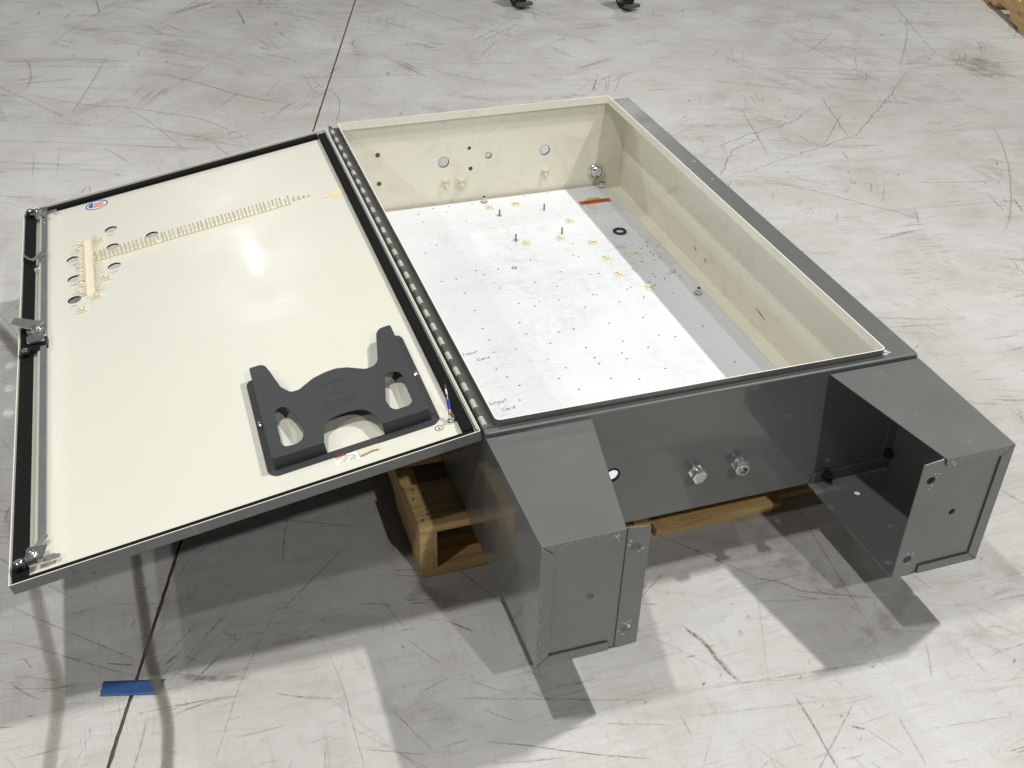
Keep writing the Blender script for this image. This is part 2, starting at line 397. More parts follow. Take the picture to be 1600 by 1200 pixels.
CR = [  # cracks
 [(1.524, 2.029), (1.582, 2.042), (1.749, 2.109), (1.849, 2.145), (1.954, 2.17), (2.077, 2.237), (2.185, 2.323)],
 [(1.461, 1.772), (1.557, 1.799), (1.633, 1.815), (1.781, 1.868), (1.944, 1.921), (2.134, 1.981), (2.202, 2.015), (2.382, 2.176), (2.548, 2.32), (2.755, 2.519), (2.903, 2.643)],
 [(2.273, 2.419), (2.207, 2.201), (2.144, 1.989)],
 [(1.595, 1.761), (1.667, 1.669), (1.762, 1.564), (1.858, 1.443), (1.904, 1.389), (2.016, 1.256)],
 [(1.465, 1.789), (1.569, 1.918), (1.665, 2.019), (1.767, 2.062), (1.823, 2.131)]]
SC = [  # long scuffs
 ([(2.788, 1.963), (2.737, 1.835), (2.635, 1.659), (2.537, 1.514), (2.414, 1.353), (2.302, 1.218), (2.178, 1.098)], .012, .55),
 ([(1.869, 2.385), (1.825, 2.217), (1.745, 1.927)], .008, .8), ([(2.135, 1.555), (2.285, 1.509), (2.478, 1.472)], .008, .7),
 ([(2.62, 3.293), (2.656, 3.219), (2.706, 3.19), (2.769, 3.125)], .016, .6), ([(3.401, 3.55), (3.208, 3.043), (3.136, 2.828), (3.096, 2.62)], .012, .6),
 ([(2.129, 2.835), (2.281, 2.74), (2.438, 2.657), (2.662, 2.584)], .011, .7),
 ([(0.371, -0.171), (0.384, -0.204), (0.399, -0.246), (0.405, -0.309), (0.422, -0.35)], .010, .9),
 ([(0.375, -0.185), (0.394, -0.225), (0.401, -0.27), (0.412, -0.33)], .018, .6),
 ([(0.502, -0.4), (0.501, -0.458), (0.496, -0.527), (0.493, -0.60)], .008, .85), ([(0.667, -0.505), (0.659, -0.556), (0.651, -0.622)], .006, .5),
 ([(0.568, -0.502), (0.59, -0.514)], .008, 1.0), ([(0.59, -0.514), (0.611, -0.555), (0.625, -0.585)], .003, .9),
 ([(0.565, -0.093), (0.623, -0.119), (0.66, -0.161), (0.73, -0.195), (0.826, -0.236)], .010, .55),
 ([(0.368, -0.329), (0.467, -0.357), (0.567, -0.376)], .003, .55), ([(0.698, -0.548), (0.772, -0.559), (0.899, -0.578)], .003, .5),
 ([(-0.102, -0.324), (-0.027, -0.358), (0.059, -0.402), (0.181, -0.454)], .005, .9), ([(-0.104, -0.376), (-0.038, -0.39), (0.037, -0.404)], .003, .8),
 ([(-0.085, -0.182), (-0.015, -0.239)], .003, .7), ([(-0.135, -0.211), (0.236, -0.332)], .006, .45), ([(-0.204, 0.09), (-0.171, -0.012)], .003, .8),
 ([(-0.176, -0.042), (-0.122, -0.135)], .003, .8), ([(-0.244, -0.208), (-0.194, -0.319)], .003, .8), ([(-0.341, 0.012), (-0.323, -0.126), (-0.322, -0.35)], .003, .6),
 ([(-0.186, -0.18), (-0.119, -0.162)], .003, .8), ([(-0.315, -0.276), (-0.206, -0.322)], .004, .7), ([(-0.078, -0.026), (-0.04, -0.063)], .009, .9),
 ([(-0.508, 3.458), (-0.378, 3.395), (-0.232, 3.234), (-0.117, 3.086), (-0.0, 2.978), (0.104, 2.887)], .018, .6),
 ([(-1.0, 3.363), (-0.739, 3.142), (-0.556, 3.056), (-0.413, 2.945), (-0.274, 2.837), (-0.111, 2.559)], .014, .55),
 ([(-0.579, 3.088), (-0.47, 2.84), (-0.365, 2.521)], .007, .7), ([(-0.977, 3.81), (-0.942, 3.692), (-0.933, 3.482), (-0.962, 3.334)], .014, .5),
 ([(0.033, 4.266), (0.039, 4.129), (0.038, 4.009)], .015, .9), ([(-0.633, 4.604), (-0.621, 4.378)], .015, .9), ([(-0.565, 2.654), (-0.235, 2.531)], .006, .6),
 ([(0.269, 3.059), (0.28, 2.921), (0.255, 2.781), (0.219, 2.667)], .008, .7), ([(0.178, 3.861), (0.196, 3.782)], .012, .9),
 ([(-0.948, 0.198), (-0.88, 0.157), (-0.813, 0.104), (-0.7, 0.024)], .006, .55), ([(-0.944, 0.07), (-0.84, 0.036), (-0.762, 0.028)], .003, .7),
 ([(-0.705, -0.07), (-0.601, -0.074), (-0.526, -0.08)], .005, .8), ([(-0.393, 0.149), (-0.472, 0.016), (-0.522, -0.087), (-0.578, -0.233)], .003, .6),
 ([(-0.646, 0.032), (-0.606, 0.061)], .012, .8), ([(-0.752, 0.073), (-0.699, 0.052)], .006, 1.0), ([(-0.238, 0.261), (-0.309, 0.197), (-0.405, 0.11)], .005, .8),
 ([(-0.62, 0.0), (-0.55, -0.03), (-0.49, -0.045)], .022, .7)]
zz = [0.0003]
def nz_():
    zz[0] += 0.0000009; return zz[0]
cl = []
for c in CR: cl.append((spline(c, 0.02, 0.006), 0.0055, 0.7, nz_()))
o = link('crack', ribbon_mesh(cl), floor, I4, 'crackline'); o['kind'] = 'stuff'
sl = [(spline(p, 0.03, 0.0012), wd * .75, dn * .66, nz_()) for p, wd, dn in SC]
R = random.Random(3)
def on_floor():
    y = -0.8 + 6.2 * R.random() ** 1.15
    if R.random() < .12: return (R.uniform(-3.5, 6.0), R.uniform(-2.0, 8.0))
    return (R.uniform(-1.25, 1.15 + .86 * (y + .6)), y)
for k in range(1150):                        # bundles of parallel strokes
    x, y = on_floor(); a = R.choice([R.gauss(-0.30, 0.22), R.gauss(-0.30, 0.22), R.gauss(1.05, 0.3), R.gauss(2.2, .4), R.uniform(0, 3.14)])
    n = R.choice([1, 1, 1, 2, 3, 5, 8]); ln = R.uniform(0.03, 0.26) * (0.7 + .25 * max(y, 0)); bend = R.gauss(0, 0.16); dd = R.uniform(.25, 1.0)
    for q in range(n):
        ox, oy = R.gauss(0, 0.035), R.gauss(0, 0.035); l2 = ln * R.uniform(0.3, 1.0); aa = a + R.gauss(0, 0.08)
        pts = []
        for i in range(6):
            s = (i / 5 - 0.5) * l2; pts.append((x + ox + s * math.cos(aa) - bend * s * s / ln * math.sin(aa), y + oy + s * math.sin(aa) + bend * s * s / ln * math.cos(aa)))
        sl.append((pts, R.choice([.0014, .002, .003]) * (1 + .30 * max(y, 0)), dd * R.uniform(0.35, 1.0), nz_()))
for k in range(330):                         # long thin drag lines
    x, y = on_floor(); a = R.choice([R.gauss(-0.30, 0.12), R.gauss(-0.30, 0.12), R.gauss(1.0, 0.4), R.gauss(2.3, .3)]); ln = R.uniform(0.2, 0.9) * (0.6 + .25 * max(y, 0)); b = R.gauss(0, 0.07)
    pts = [(x + s * math.cos(a) - b * s * s * math.sin(a), y + s * math.sin(a) + b * s * s * math.cos(a)) for s in [ln * (i / 12 - 0.5) for i in range(13)]]
    sl.append((pts, R.choice([.0015, .0022, .003]) * (1 + .3 * max(y, 0)), R.uniform(0.2, 0.75), nz_()))
for k in range(520):                        # short flecks and chips
    x, y = on_floor(); a = R.uniform(0, 6.28); ln = R.uniform(0.003, 0.016) * (1 + .3 * max(y, 0))
    sl.append(([(x, y), (x + ln * 0.5 * math.cos(a), y + ln * 0.5 * math.sin(a)), (x + ln * math.cos(a + .2), y + ln * math.sin(a + .2))], R.uniform(.0015, .005) * (1 + .3 * max(y, 0)), R.uniform(0.35, 1.1), nz_()))
o = link('scratch', ribbon_mesh(sl), floor, I4, 'scuff'); o['kind'] = 'stuff'
sm = []
for k in range(260):
    x, y = on_floor(); a = R.choice([R.gauss(-0.3, 0.2), R.uniform(0, 3.14)]); ln = R.uniform(0.06, 0.45)
    pts = [(x + s * math.cos(a), y + s * math.sin(a) + 0.15 * s * s) for s in [ln * (i / 8 - 0.5) for i in range(9)]]
    sm.append((pts, R.uniform(.02, .09), R.uniform(0.3, 0.95), nz_()))
sm.append((spline([(3.10, 2.57), (3.20, 2.56), (3.30, 2.55)], .02), .34, 2.6, nz_()))
sm.append((spline([(-0.05, 0.02), (-0.10, 0.05), (-0.14, 0.08)], .02), .07, 1.6, nz_()))
o = link('smudge', ribbon_mesh(sm), floor, I4, 'smudge'); o['kind'] = 'stuff'
for pts, wd, dn in (([(-0.95, .62), (-0.915, .45), (-0.887, 0.333), (-0.858, 0.15), (-0.84, 0.051), (-0.843, -0.047), (-0.855, -0.146), (-.88, -.35)], .030, .62),
                    ([(-0.70, .62), (-0.681, 0.374), (-0.676, 0.271), (-0.672, 0.18), (-0.668, 0.047), (-0.652, -0.054), (-0.648, -0.124), (-0.656, -0.209), (-.67, -.4)], .026, 1.1),
                    ([(-1.09, 1.62), (-0.987, 1.409), (-0.942, 1.293), (-0.867, 1.104), (-.82, .9)], .040, .9)):
    o = link('tyre_mark', ribbon_mesh([(spline(pts, 0.03), wd, dn, nz_())]), floor, I4, 'rubber_mark')

# ------------------------------------------------------------------ blue tape on the joint
P = [(-0.765, -0.008), (-0.656, -0.037), (-0.645, -0.002), (-0.757, 0.027)]
bm = bmesh.new(); NX, NY = 24, 6; grid = []
for i in range(NX + 1):
    row = []
    for j in range(NY + 1):
        s, q = i / NX, j / NY
        p = (Vector(P[0]) * (1 - s) + Vector(P[1]) * s) * (1 - q) + (Vector(P[3]) * (1 - s) + Vector(P[2]) * s) * q
        dj = abs(p.x - jx(p.y)); z = 0.0016 - 0.0017 * math.exp(-(dj / 0.004) ** 2) + 0.0002 * math.sin(9 * s + 3 * q)
        if i in (0, NX): p = p + Vector((0.0012 * math.sin(j * 2.4), 0))
        row.append(bm.verts.new((p.x, p.y, z)))
    grid.append(row)
for i in range(NX):
    for j in range(NY): bm.faces.new((grid[i][j], grid[i + 1][j], grid[i + 1][j + 1], grid[i][j + 1]))
me = bpy.data.meshes.new('tape'); bm.to_mesh(me); bm.free(); smooth(me, 60)
tp = link('tape_strip', me, None, I4, 'blue_tape'); tag(tp, 'short strip of blue masking tape across the floor joint', 'tape')
md = tp.modifiers.new('s', 'SOLIDIFY'); md.thickness = 0.0003

# ------------------------------------------------------------------ pallet
def build_pallet(root):
    px0, px1, py0, py1 = -0.105, 0.925, 0.112, 1.33
    prof = [(py0 + .006, 0.018), (py0 + .22, 0.018), (py0 + .24, 0.052), (py0 + .42, 0.052), (py0 + .44, 0.018), (py1 - .44, .018), (py1 - .42, .052), (py1 - .24, .052), (py1 - .22, .018), (py1 - .006, .018), (py1 - .006, HP - .0205), (py0 + .006, HP - .0205)]
    for x in (px0 + .020, 0.41, px1 - .020):
        link('stringer', sheet(prof, (), 0.038, frame((x, 0, 0), (0, 1, 0), (0, 0, 1)), 0.0012), root, I4, 'wood_y')
    k = 0
    for y0, bw in ((py0, .140), (.335, .092), (.50, .092), (.665, .092), (.83, .092), (.995, .092), (py1 - .14, .14)):
        dx = 0.004 * math.sin(k * 2.1); k += 1
        link('deck_board', boxm(px0 + dx, y0, HP - .020, px1 + dx, y0 + bw, HP, .0012), root, I4, 'wood_x')
    for y0, bw in ((py0 + .002, .092), (.67, .092), (py1 - .094, .092)):
        link('bottom_board', boxm(px0 + .002, y0, 0.0, px1 - .003, y0 + bw, 0.0175, .001), root, I4, 'wood_x')
pal = thing('pallet', 'worn wooden pallet carrying the open grey enclosure', 'pallet', (0.41, 0.72, 0), frame='world')
build_pallet(pal)
# nail heads of the near deck board
nm = lathe([(0.0, .0006), (.0028, .0005), (.003, 0)], 8)
for x, y in ((-.092, .135), (-.076, .165), (-.094, .205), (-.078, .150), (-.07, .215), (-.088, .235)):
    link('nail', nm, pal, Matrix.Translation((x, y, HP)), 'debris_dark')
pl = link('plank', boxm(0.432, 0.086, 0.0, 0.752, 0.1095, 0.021, .0012), None, I4, 'wood_x')
tag(pl, 'loose short plank on the floor along the edge of the pallet', 'plank')
far = thing('pallet', 'wooden pallet standing alone on the floor away from the enclosure', 'pallet', (3.70, 2.87, 0), rot=math.radians(-20), frame='local')
FI[far.name] = Matrix.Translation((0.105, -0.112, 0))
for ch in list(pal.children):
    if ch.name.startswith('nail'): continue
    c = ch.copy(); col.objects.link(c); c.parent = far; c.matrix_basis = FI[far.name]

# ------------------------------------------------------------------ casters at the back
def caster(loc, rz, label):
    r = thing('caster', label, 'caster', loc, None, rz, 'local')
    link('wheel', lathe([(0.0, -.024), (.040, -.024), (.050, -.020), (.050, .020), (.040, .024), (0, .024)], 28, frame((0, 0, 0.050), (0, 1, 0), (0, 0, 1))), r, I4, 'rubber_black')
    for s in (-1, 1):
        link('fork_plate', sheet(roundpoly([(-.02, .035), (.02, .035), (.035, .115), (-.035, .115)], .01), [], .004, frame((s * .032, 0, 0), (0, 1, 0), (0, 0, 1))), r, I4, 'dark_green')
    link('axle', lathe([(0, -.042), (.008, -.042), (.008, .042), (0, .042)], 10, frame((0, 0, .050), (0, 1, 0), (0, 0, 1))), r, I4, 'zinc_dull')
    link('brake_pedal', boxm(-.045, -.075, .018, .045, -.040, .034, .004), r, I4, 'dark_green')
    link('top_plate', boxm(-.055, -.055, .1155, .055, .055, .121, .002), r, I4, 'dark_steel')
caster((1.425, 3.97, 0), 0.3, 'dark caster with braking pedal standing beside the darker scuffed joint line')
caster((1.95, 3.80, 0), 0.3, 'dark caster with braking pedal standing on the paler floor')

# ================================================================== enclosure
enc = thing('electrical_enclosure', 'open grey steel electrical enclosure lying on its back on a pallet', 'enclosure', (W / 2, L / 2, HP))
side2 = lambda c, n: 0 if n.z > 0.5 else 1          # +n face -> first material
T = 0.002
# far wall (top of the cabinet) with drilled holes, inner face towards -Y
farF = frame((0, L - T / 2, 0), (1, 0, 0), (0, 0, 1))          # normal = -Y
fh = [(0.345, 0.305, .0165), (0.675, 0.307, .0155), (0.489, 0.311, .0095), (0.427, 0.342, .0045), (0.431, 0.274, .0055), (0.141, 0.352, .0060), (0.141, 0.259, .0060), (.478, .322, .002), (.500, .300, .002)]
wall_far = link('end_wall', sheet(rect(T, HP + T, W - T, H - .0055), [circ(x, z, r, 20) for x, z, r in fh], T, farF, 0, side2), enc, I4, ['cream_paint', 'grey_paint'])
for x, z, r in fh:
    if r > .003: link('hole_edge', lathe([(r - .0002, -.006), (r - .0002, .0003), (r + .0012, .0004), (r + .0012, -.006), (r - .0002, -.006)], 24, frame((x, L - T, z), (1, 0, 0), (0, 0, 1))), wall_far, I4, 'hole_edge_grey')
    if .004 < r < .007: link('hole_plug', lathe([(0, -.001), (r * .55, -.001), (r, -.0035), (0, -.004)], 12, frame((x, L - T, z), (1, 0, 0), (0, 0, 1))), wall_far, I4, 'hole_edge_grey')
wall_far['label'] = 'far end wall with round knockout holes'
# near wall, inner face towards +Y
nearF = frame((W, T / 2 + .0004, 0), (-1, 0, 0), (0, 0, 1))     # normal = +Y
nh = [(0.268, 0.287, .0150), (0.456, 0.255, .009), (0.554, 0.254, .009)]
wall_near = link('end_wall', sheet(rect(T, HP + T, W - T, H - .0055), [circ(W - x, z, r, 28) for x, z, r in nh], T, nearF, 0, side2), enc, I4, ['cream_paint', 'grey_paint'])
wall_near['label'] = 'near end wall with two cable glands'
link('side_wall', sheet(rect(0.0004, HP, L, H - .0055), (), T, frame((T / 2, 0, 0), (0, 1, 0), (0, 0, 1)), 0, side2), enc, I4, ['cream_paint', 'grey_paint'])
link('side_wall', sheet(rect(-L, HP, -0.0004, H - .0055), (), T, frame((W - T / 2, 0, 0), (0, -1, 0), (0, 0, 1)), 0, side2), enc, I4, ['cream_paint', 'grey_paint'])
link('back_wall', sheet(rect(T + .0002, T + .0006, W - T - .0002, L - T - .0002), (), T, XY(HP + T / 2), 0, side2), enc, I4, ['cream_paint', 'grey_paint'])
# front flange and raised lip
LX0, LX1, LY0, LY1 = 0.0265, 0.8725, 0.0150, 1.5115
link('front_flange', sheet(rrect(0.0, 0.0, W, L, 0.006), [rrect(LX0 - .001, LY0 - .001, LX1 + .001, LY1 + .001, .010)], 0.0072, XY(H - .0036), 0.0032), enc, I4, 'grey_paint')
def lipmat(c, n):
    if n.z > 0.5 or n.z < -0.5: return 0
    d = Vector((c.x - (LX0 + LX1) / 2, c.y - (LY0 + LY1) / 2)); 
    return 1 if d.x * n.x + d.y * n.y > 0 else 2
link('rain_lip', sheet(rrect(LX0 - .0022, LY0 - .0022, LX1 + .0022, LY1 + .0022, .011), [rrect(LX0, LY0, LX1, LY1, .009)], 0.0232, XY(H + .0165 - .0116), 0, lipmat), enc, I4, ['bare_cream_edge', 'grey_paint', 'cream_paint'])
# drip ridge in front of the near lip
link('drip_ridge', boxm(0.030, 0.0068, H - .0006, 0.868, 0.0095, H + .0035, .001), enc, I4, 'grey_paint')
# paint chips on the lip and flange edges
R = random.Random(11)
chips = []
def chip(x, y, z, s, n=7):
    return sheet([(x + s * R.uniform(.5, 1) * math.cos(6.283 * i / n), y + s * 0.6 * R.uniform(.5, 1) * math.sin(6.283 * i / n)) for i in range(n)], (), .0003, XY(z))
for x, y, s in ((.884, .028, .010), (.878, .018, .008), (.890, .022, .006), (.880, 1.24, .008), (.878, 1.215, .007), (.882, 1.19, .006), (.93, 1.02, .006), (.90, .98, .004), (.925, .90, .005), (.88, .86, .004)):
    chips.append(chip(x, y, H + .0003, s))
link('paint_chip', join(chips), enc, I4, 'chipped_primer')['kind'] = 'stuff'

# ---- mounting panel
PZ = HP + .022
holes = [(0.329, 1.052), (0.541, 1.006), (0.616, 0.968), (0.641, 0.967), (0.204, 1.047), (0.246, 1.048), (0.247, 0.968), (0.348, 0.968), (0.503, 0.933), (0.582, 0.863), (0.481, 0.862), (0.371, 0.875), (0.535, 0.806), (0.636, 0.806), (0.247, 0.874), (0.566, 0.712), (0.665, 0.714), (0.341, 0.782), (0.24, 0.781), (0.467, 0.712), (0.341, 0.725), (0.424, 0.709), (0.241, 0.725), (0.668, 0.621), (0.707, 0.603), (0.385, 0.665), (0.567, 0.621), (0.465, 0.62), (0.618, 0.576), (0.234, 0.667), (0.469, 0.571), (0.543, 0.571), (0.544, 0.543), (0.469, 0.542), (0.383, 0.549), (0.619, 0.475), (0.232, 0.553), (0.35, 0.511), (0.473, 0.474), (0.538, 0.451), (0.249, 0.51), (0.381, 0.454), (0.23, 0.453), (0.798, 0.807), (0.684, 0.863), (0.247, 1.467), (0.301, 1.494), (0.351, 1.492), (0.427, 1.49), (0.334, 1.457), (0.248, 1.412), (0.248, 1.258), (0.204, 1.22), (0.634, 1.154), (0.611, 1.089), (0.682, 1.500), (0.602, 1.498), (0.832, 1.325), (0.774, 1.323), (0.831, 1.189), (0.831, 1.111), (0.773, 1.11), (0.799, 0.628), (0.8, 0.453)]
panel = link('mounting_panel', sheet(rrect(0.055, 0.030, 0.882, 1.509, .004), [circ(x, y, .0030, 8) for x, y in holes], .003, XY(PZ - .0015)), enc, I4, 'panel_white')
# cable-tie mounts: foam pad + nylon square with bridge
def tie_mesh(s=0.026):
    h = s / 2; parts = [sheet(rrect(-h, -h, h, h, .002, 2), (), .0012, XY(.0006)), sheet(rrect(-h * .92, -h * .92, h * .92, h * .92, .002, 2), (), .0014, XY(.0019)),
        boxm(-h * .62, -h * .62, .0026, h * .62, -h * .34, .0066, .0006), boxm(-h * .62, h * .34, .0026, h * .62, h * .62, .0066, .0006),
        boxm(-h * .30, -h * .34, .0044, h * .30, h * .34, .0066, .0005)]
    return join(parts)
tm = tie_mesh(); tm.materials.append(MAT['nylon'])
R = random.Random(5)
for x, y in [(0.472, 1.45), (0.559, 1.451), (0.679, 1.294), (0.505, 1.195), (0.612, 1.196), (0.695, 1.145), (0.697, 1.043), (0.695, 0.946), (0.748, 0.855), (0.78, 1.365), (0.786, 1.046)]:
    link('cable_tie_mount', tm, panel, Matrix.Translation((x, y, PZ + .0001)) @ Matrix.Rotation(R.gauss(0, .05) + R.choice([0, math.pi / 2]), 4, 'Z'))
tmb = tie_mesh(.034); tmb.materials.append(MAT['nylon'])
for x, z, big in ((0.350, 0.238, 0), (0.400, 0.232, 1), (0.678, 0.232, 0)):
    m = frame((x, L - T - .0003, z), (1, 0, 0), (0, 0, 1))
    link('cable_tie_mount', tmb if big else tm, wall_far, m)
    link('cable_tie_end', tube([(x - .002, L - .010, z - .004), (x + .003, L - .022, z - .010), (x + .010, L - .026, z - .022)], .0016, 6), wall_far, I4, 'nylon')
hexs = lambda r, z0, z1: [(0, z0), (r, z0), (r, z1), (0, z1)]
stud = join([lathe(hexs(.0025, 0, .021), 10)]); stud.materials.append(MAT['rod_steel'])
for x, y in [(0.484, 1.389), (0.629, 1.387), (0.626, 1.222), (0.48, 1.221)]:
    o = link('standing_screw', stud, panel, Matrix.Translation((x, y, PZ)))
wsh = lathe([(.0034, 0), (.0085, 0), (.0085, .0014), (.0034, .0014), (.0034, 0)], 16); wsh.materials.append(MAT['zinc'])
for x, y in [(0.484, 1.389), (0.480, 1.221)]: link('washer', wsh, panel, Matrix.Translation((x, y, PZ + .0002)))
nut = join([lathe([(0, 0), (.013, 0), (.013, .002), (.0105, .0025)], 18), lathe([(0, .0025), (.0098, .0025), (.0098, .010), (.0075, .0105), (0, .0105)], 6), lathe(hexs(.0048, .010, .017), 10)])
nut.materials.append(MAT['zinc'])
nut2 = nut.copy()
for x, y in [(0.466, 1.492), (0.866, 1.492), (0.862, 0.785), (0.075, 1.492), (0.075, .785)]:
    link('panel_nut', nut, panel, Matrix.Translation((x, y, PZ + .0002)))
    link('stud_tip', lathe(hexs(.0046, .0172, .0195), 10), panel, Matrix.Translation((x, y, PZ)), 'dark_steel')
link('washer', wsh, panel, Matrix.Translation((0.422, 1.063, PZ + .0002)))
# warning label
lab = link('warning_label', sheet(rect(-.052, -.0125, .052, .0125), (), .0004, frame((.8055, 1.4005, PZ + .0004), (1, -.004, 0), (.0, 1, 0))), panel, I4, 'label_orange')
lab['label'] = 'orange 480 VOLTS label'
link('label_text', text_mesh('480 VOLTS', .0205, frame((.8055, 1.4002, PZ + .0009), (1, -.004, 0), (0, 1, 0)), .0001, 0, 0.86), panel, I4, 'ink_black')
link('warning_label', sheet(rect(.783, 1.4145, .832, 1.4285), (), .0004, XY(PZ + .0004)), panel, I4, 'label_yellow')
link('label_text', text_mesh('CAUTION', .0085, frame((.8075, 1.4213, PZ + .0009), (1, 0, 0), (0, 1, 0)), .0001), panel, I4, 'ink_grey')
# handwriting in black marker: pen strokes per letter (unit box)
PEN = {'I': [[(.2, 1), (.7, 1.05)], [(.45, 1.03), (.4, 0)], [(.1, 0), (.75, .04)]],
       'O': [[(.5, 1), (.1, .7), (.1, .2), (.5, 0), (.9, .3), (.85, .8), (.5, 1)]],
       'C': [[(.9, .85), (.5, 1), (.1, .6), (.15, .15), (.5, 0), (.9, .15)]],
       'n': [[(.1, .55), (.15, 0)], [(.13, .35), (.45, .58), (.6, .4), (.6, 0)]], 'p': [[(.1, .55), (.05, -.45)], [(.1, .45), (.5, .58), (.65, .3), (.4, .02), (.1, .1)]],
       'u': [[(.1, .55), (.12, .1), (.4, 0), (.6, .25), (.65, .55)], [(.65, .55), (.72, 0)]], 't': [[(.4, .95), (.35, .1), (.6, 0)], [(.05, .6), (.75, .66)]],
       'a': [[(.65, .5), (.35, .58), (.1, .3), (.3, 0), (.6, .15), (.65, .5), (.72, 0)]], 'r': [[(.1, .55), (.15, 0)], [(.13, .3), (.35, .55), (.6, .52)]],
       'd': [[(.6, .45), (.3, .55), (.1, .25), (.35, 0), (.6, .15)], [(.68, 1.05), (.62, 0)]]}
def handwrite(s, x, y, size, ang, z):
    out = []; cx = 0; ca, sa = math.cos(ang), math.sin(ang)
    for ch in s:
        for st in PEN.get(ch, []):
            pts = []
            for p in st:
                px, py = cx + p[0] * size * .95 + p[1] * size * .18, p[1] * size
                pts.append((x + px * ca - py * sa, y + px * sa + py * ca))
            out.append((spline(pts, size * .12), size * random.uniform(.07, .13), 1.0, z + random.uniform(0, .0001)))
        cx += size * (.95 if ch.isupper() else .78)
    return out
def solid_ribbons(lines):
    me = ribbon_mesh(lines); return me
for word, x, y in (('Input', .152, .672), ('Card', .183, .640), ('Output', .150, .452), ('Card', .176, .422)):
    link('handwriting', solid_ribbons(handwrite(word, x, y, .0105, .10, PZ + .0004)), panel, I4, 'ink_marker')
# swarf and dirt left on the panel and in the box
R = random.Random(21); bits = []
for x, y in [(0.832, 1.041), (0.786, 0.919), (0.785, 0.902), (0.829, 0.91), (0.833, .905), (0.854, 0.886), (0.798, 1.097), (0.848, 1.1), (0.753, 1.097), (0.757, 0.881), (0.833, 1.025), (0.853, 1.019), (0.707, 0.808), (0.621, 1.075)] + [(R.uniform(.74, .87), R.uniform(.85, 1.15)) for _ in range(26)] + [(R.uniform(.2, .7), R.uniform(.5, 1.45)) for _ in range(16)]:
    a = R.uniform(-.5, .5); l = R.uniform(.001, .0075)
    bits.append(tube([(x, y, PZ + .0011), (x + l * .5 * math.cos(a), y + l * .5 * math.sin(a), PZ + .0014), (x + l * math.cos(a + .5), y + l * math.sin(a + .5), PZ + .0011)], [.0008, R.uniform(.0008, .0016), .0006], 5))
sw = link('swarf', join(bits), panel, I4, 'debris_dark'); sw['kind'] = 'stuff'
# scratches / gouges on the right inner wall
for y, z, l in ((.99, .20, .02), (.62, .205, .05), (.92, .195, .012), (1.25, .40, .02)):
    link('gouge', tube([(W - T - .0006, y, z), (W - T - .0008, y - l * .5, z - .004), (W - T - .0006, y - l, z - .010)], [.0005, .0012, .0004], 5), enc, I4, 'debris_dark')
# conduit hub on the far wall
hubF = frame((.853, L - T, .214), (1, 0, 0), (0, 0, 1))
hub = link('conduit_hub', lathe([(.0, .017), (.010, .016), (.018, .012), (.0235, .007), (.0265, .007), (.0285, .0045), (.0285, .001), (.026, 0)], 32, hubF), wall_far, I4, 'zinc')
link('hub_thread', lathe([(.019, .0), (.019, .014), (.022, .010), (.022, 0)], 24, hubF), wall_far, I4, 'zinc_dull')
# loose ring
rg = []
tor = [(.0165 + .0045 * math.cos(a), .0045 + .0032 * math.sin(a)) for a in [2 * math.pi * i / 12 for i in range(13)]]
ring = link('rubber_ring', lathe(tor, 36), None, Matrix.Translation((.798, 1.185, PZ - .0012)), 'rubber_black')
tag(ring, 'black rubber ring lying on the white panel inside the enclosure', 'ring')

# ---- fittings of the near wall
def gland(x, z, open_end):
    F = frame((x, 0.0002, z), (1, 0, 0), (0, 0, 1)) @ Matrix.Diagonal((1, 1, .60, 1))       # +n = -Y
    g = link('cable_gland', join([lathe([(0, 0), (.0165, 0), (.0165, .005), (.0145, .006), (0, .006)], 6, F),
        lathe([(.0105, .005), (.0105, .018), (.012, .019), (.012, .023), (.0105, .024), (.0105, .030)], 20, F),
        lathe([(.0108, .029), (.0165, .030), (.0172, .033), (.0172, .042), (.015, .044)] + ([(.0125, .0455), (.0125, .052), (.0085, .052), (.0085, .034), (0, .034)] if open_end else [(.0138, .0445), (.0138, .0432), (0, .0432)]), 6 if not open_end else 8, F)]), wall_near, I4, 'zinc' if not open_end else 'zinc_dull')
    return g
gland(.456, .255, False); gland(.554, .254, True)
link('grommet', lathe([(.0135, -.004), (.0135, .0012), (.0155, .002), (.0172, .001), (.0172, -.001)], 32, frame((.268, 0, .287), (1, 0, 0), (0, 0, 1))), wall_near, I4, 'rubber_black')

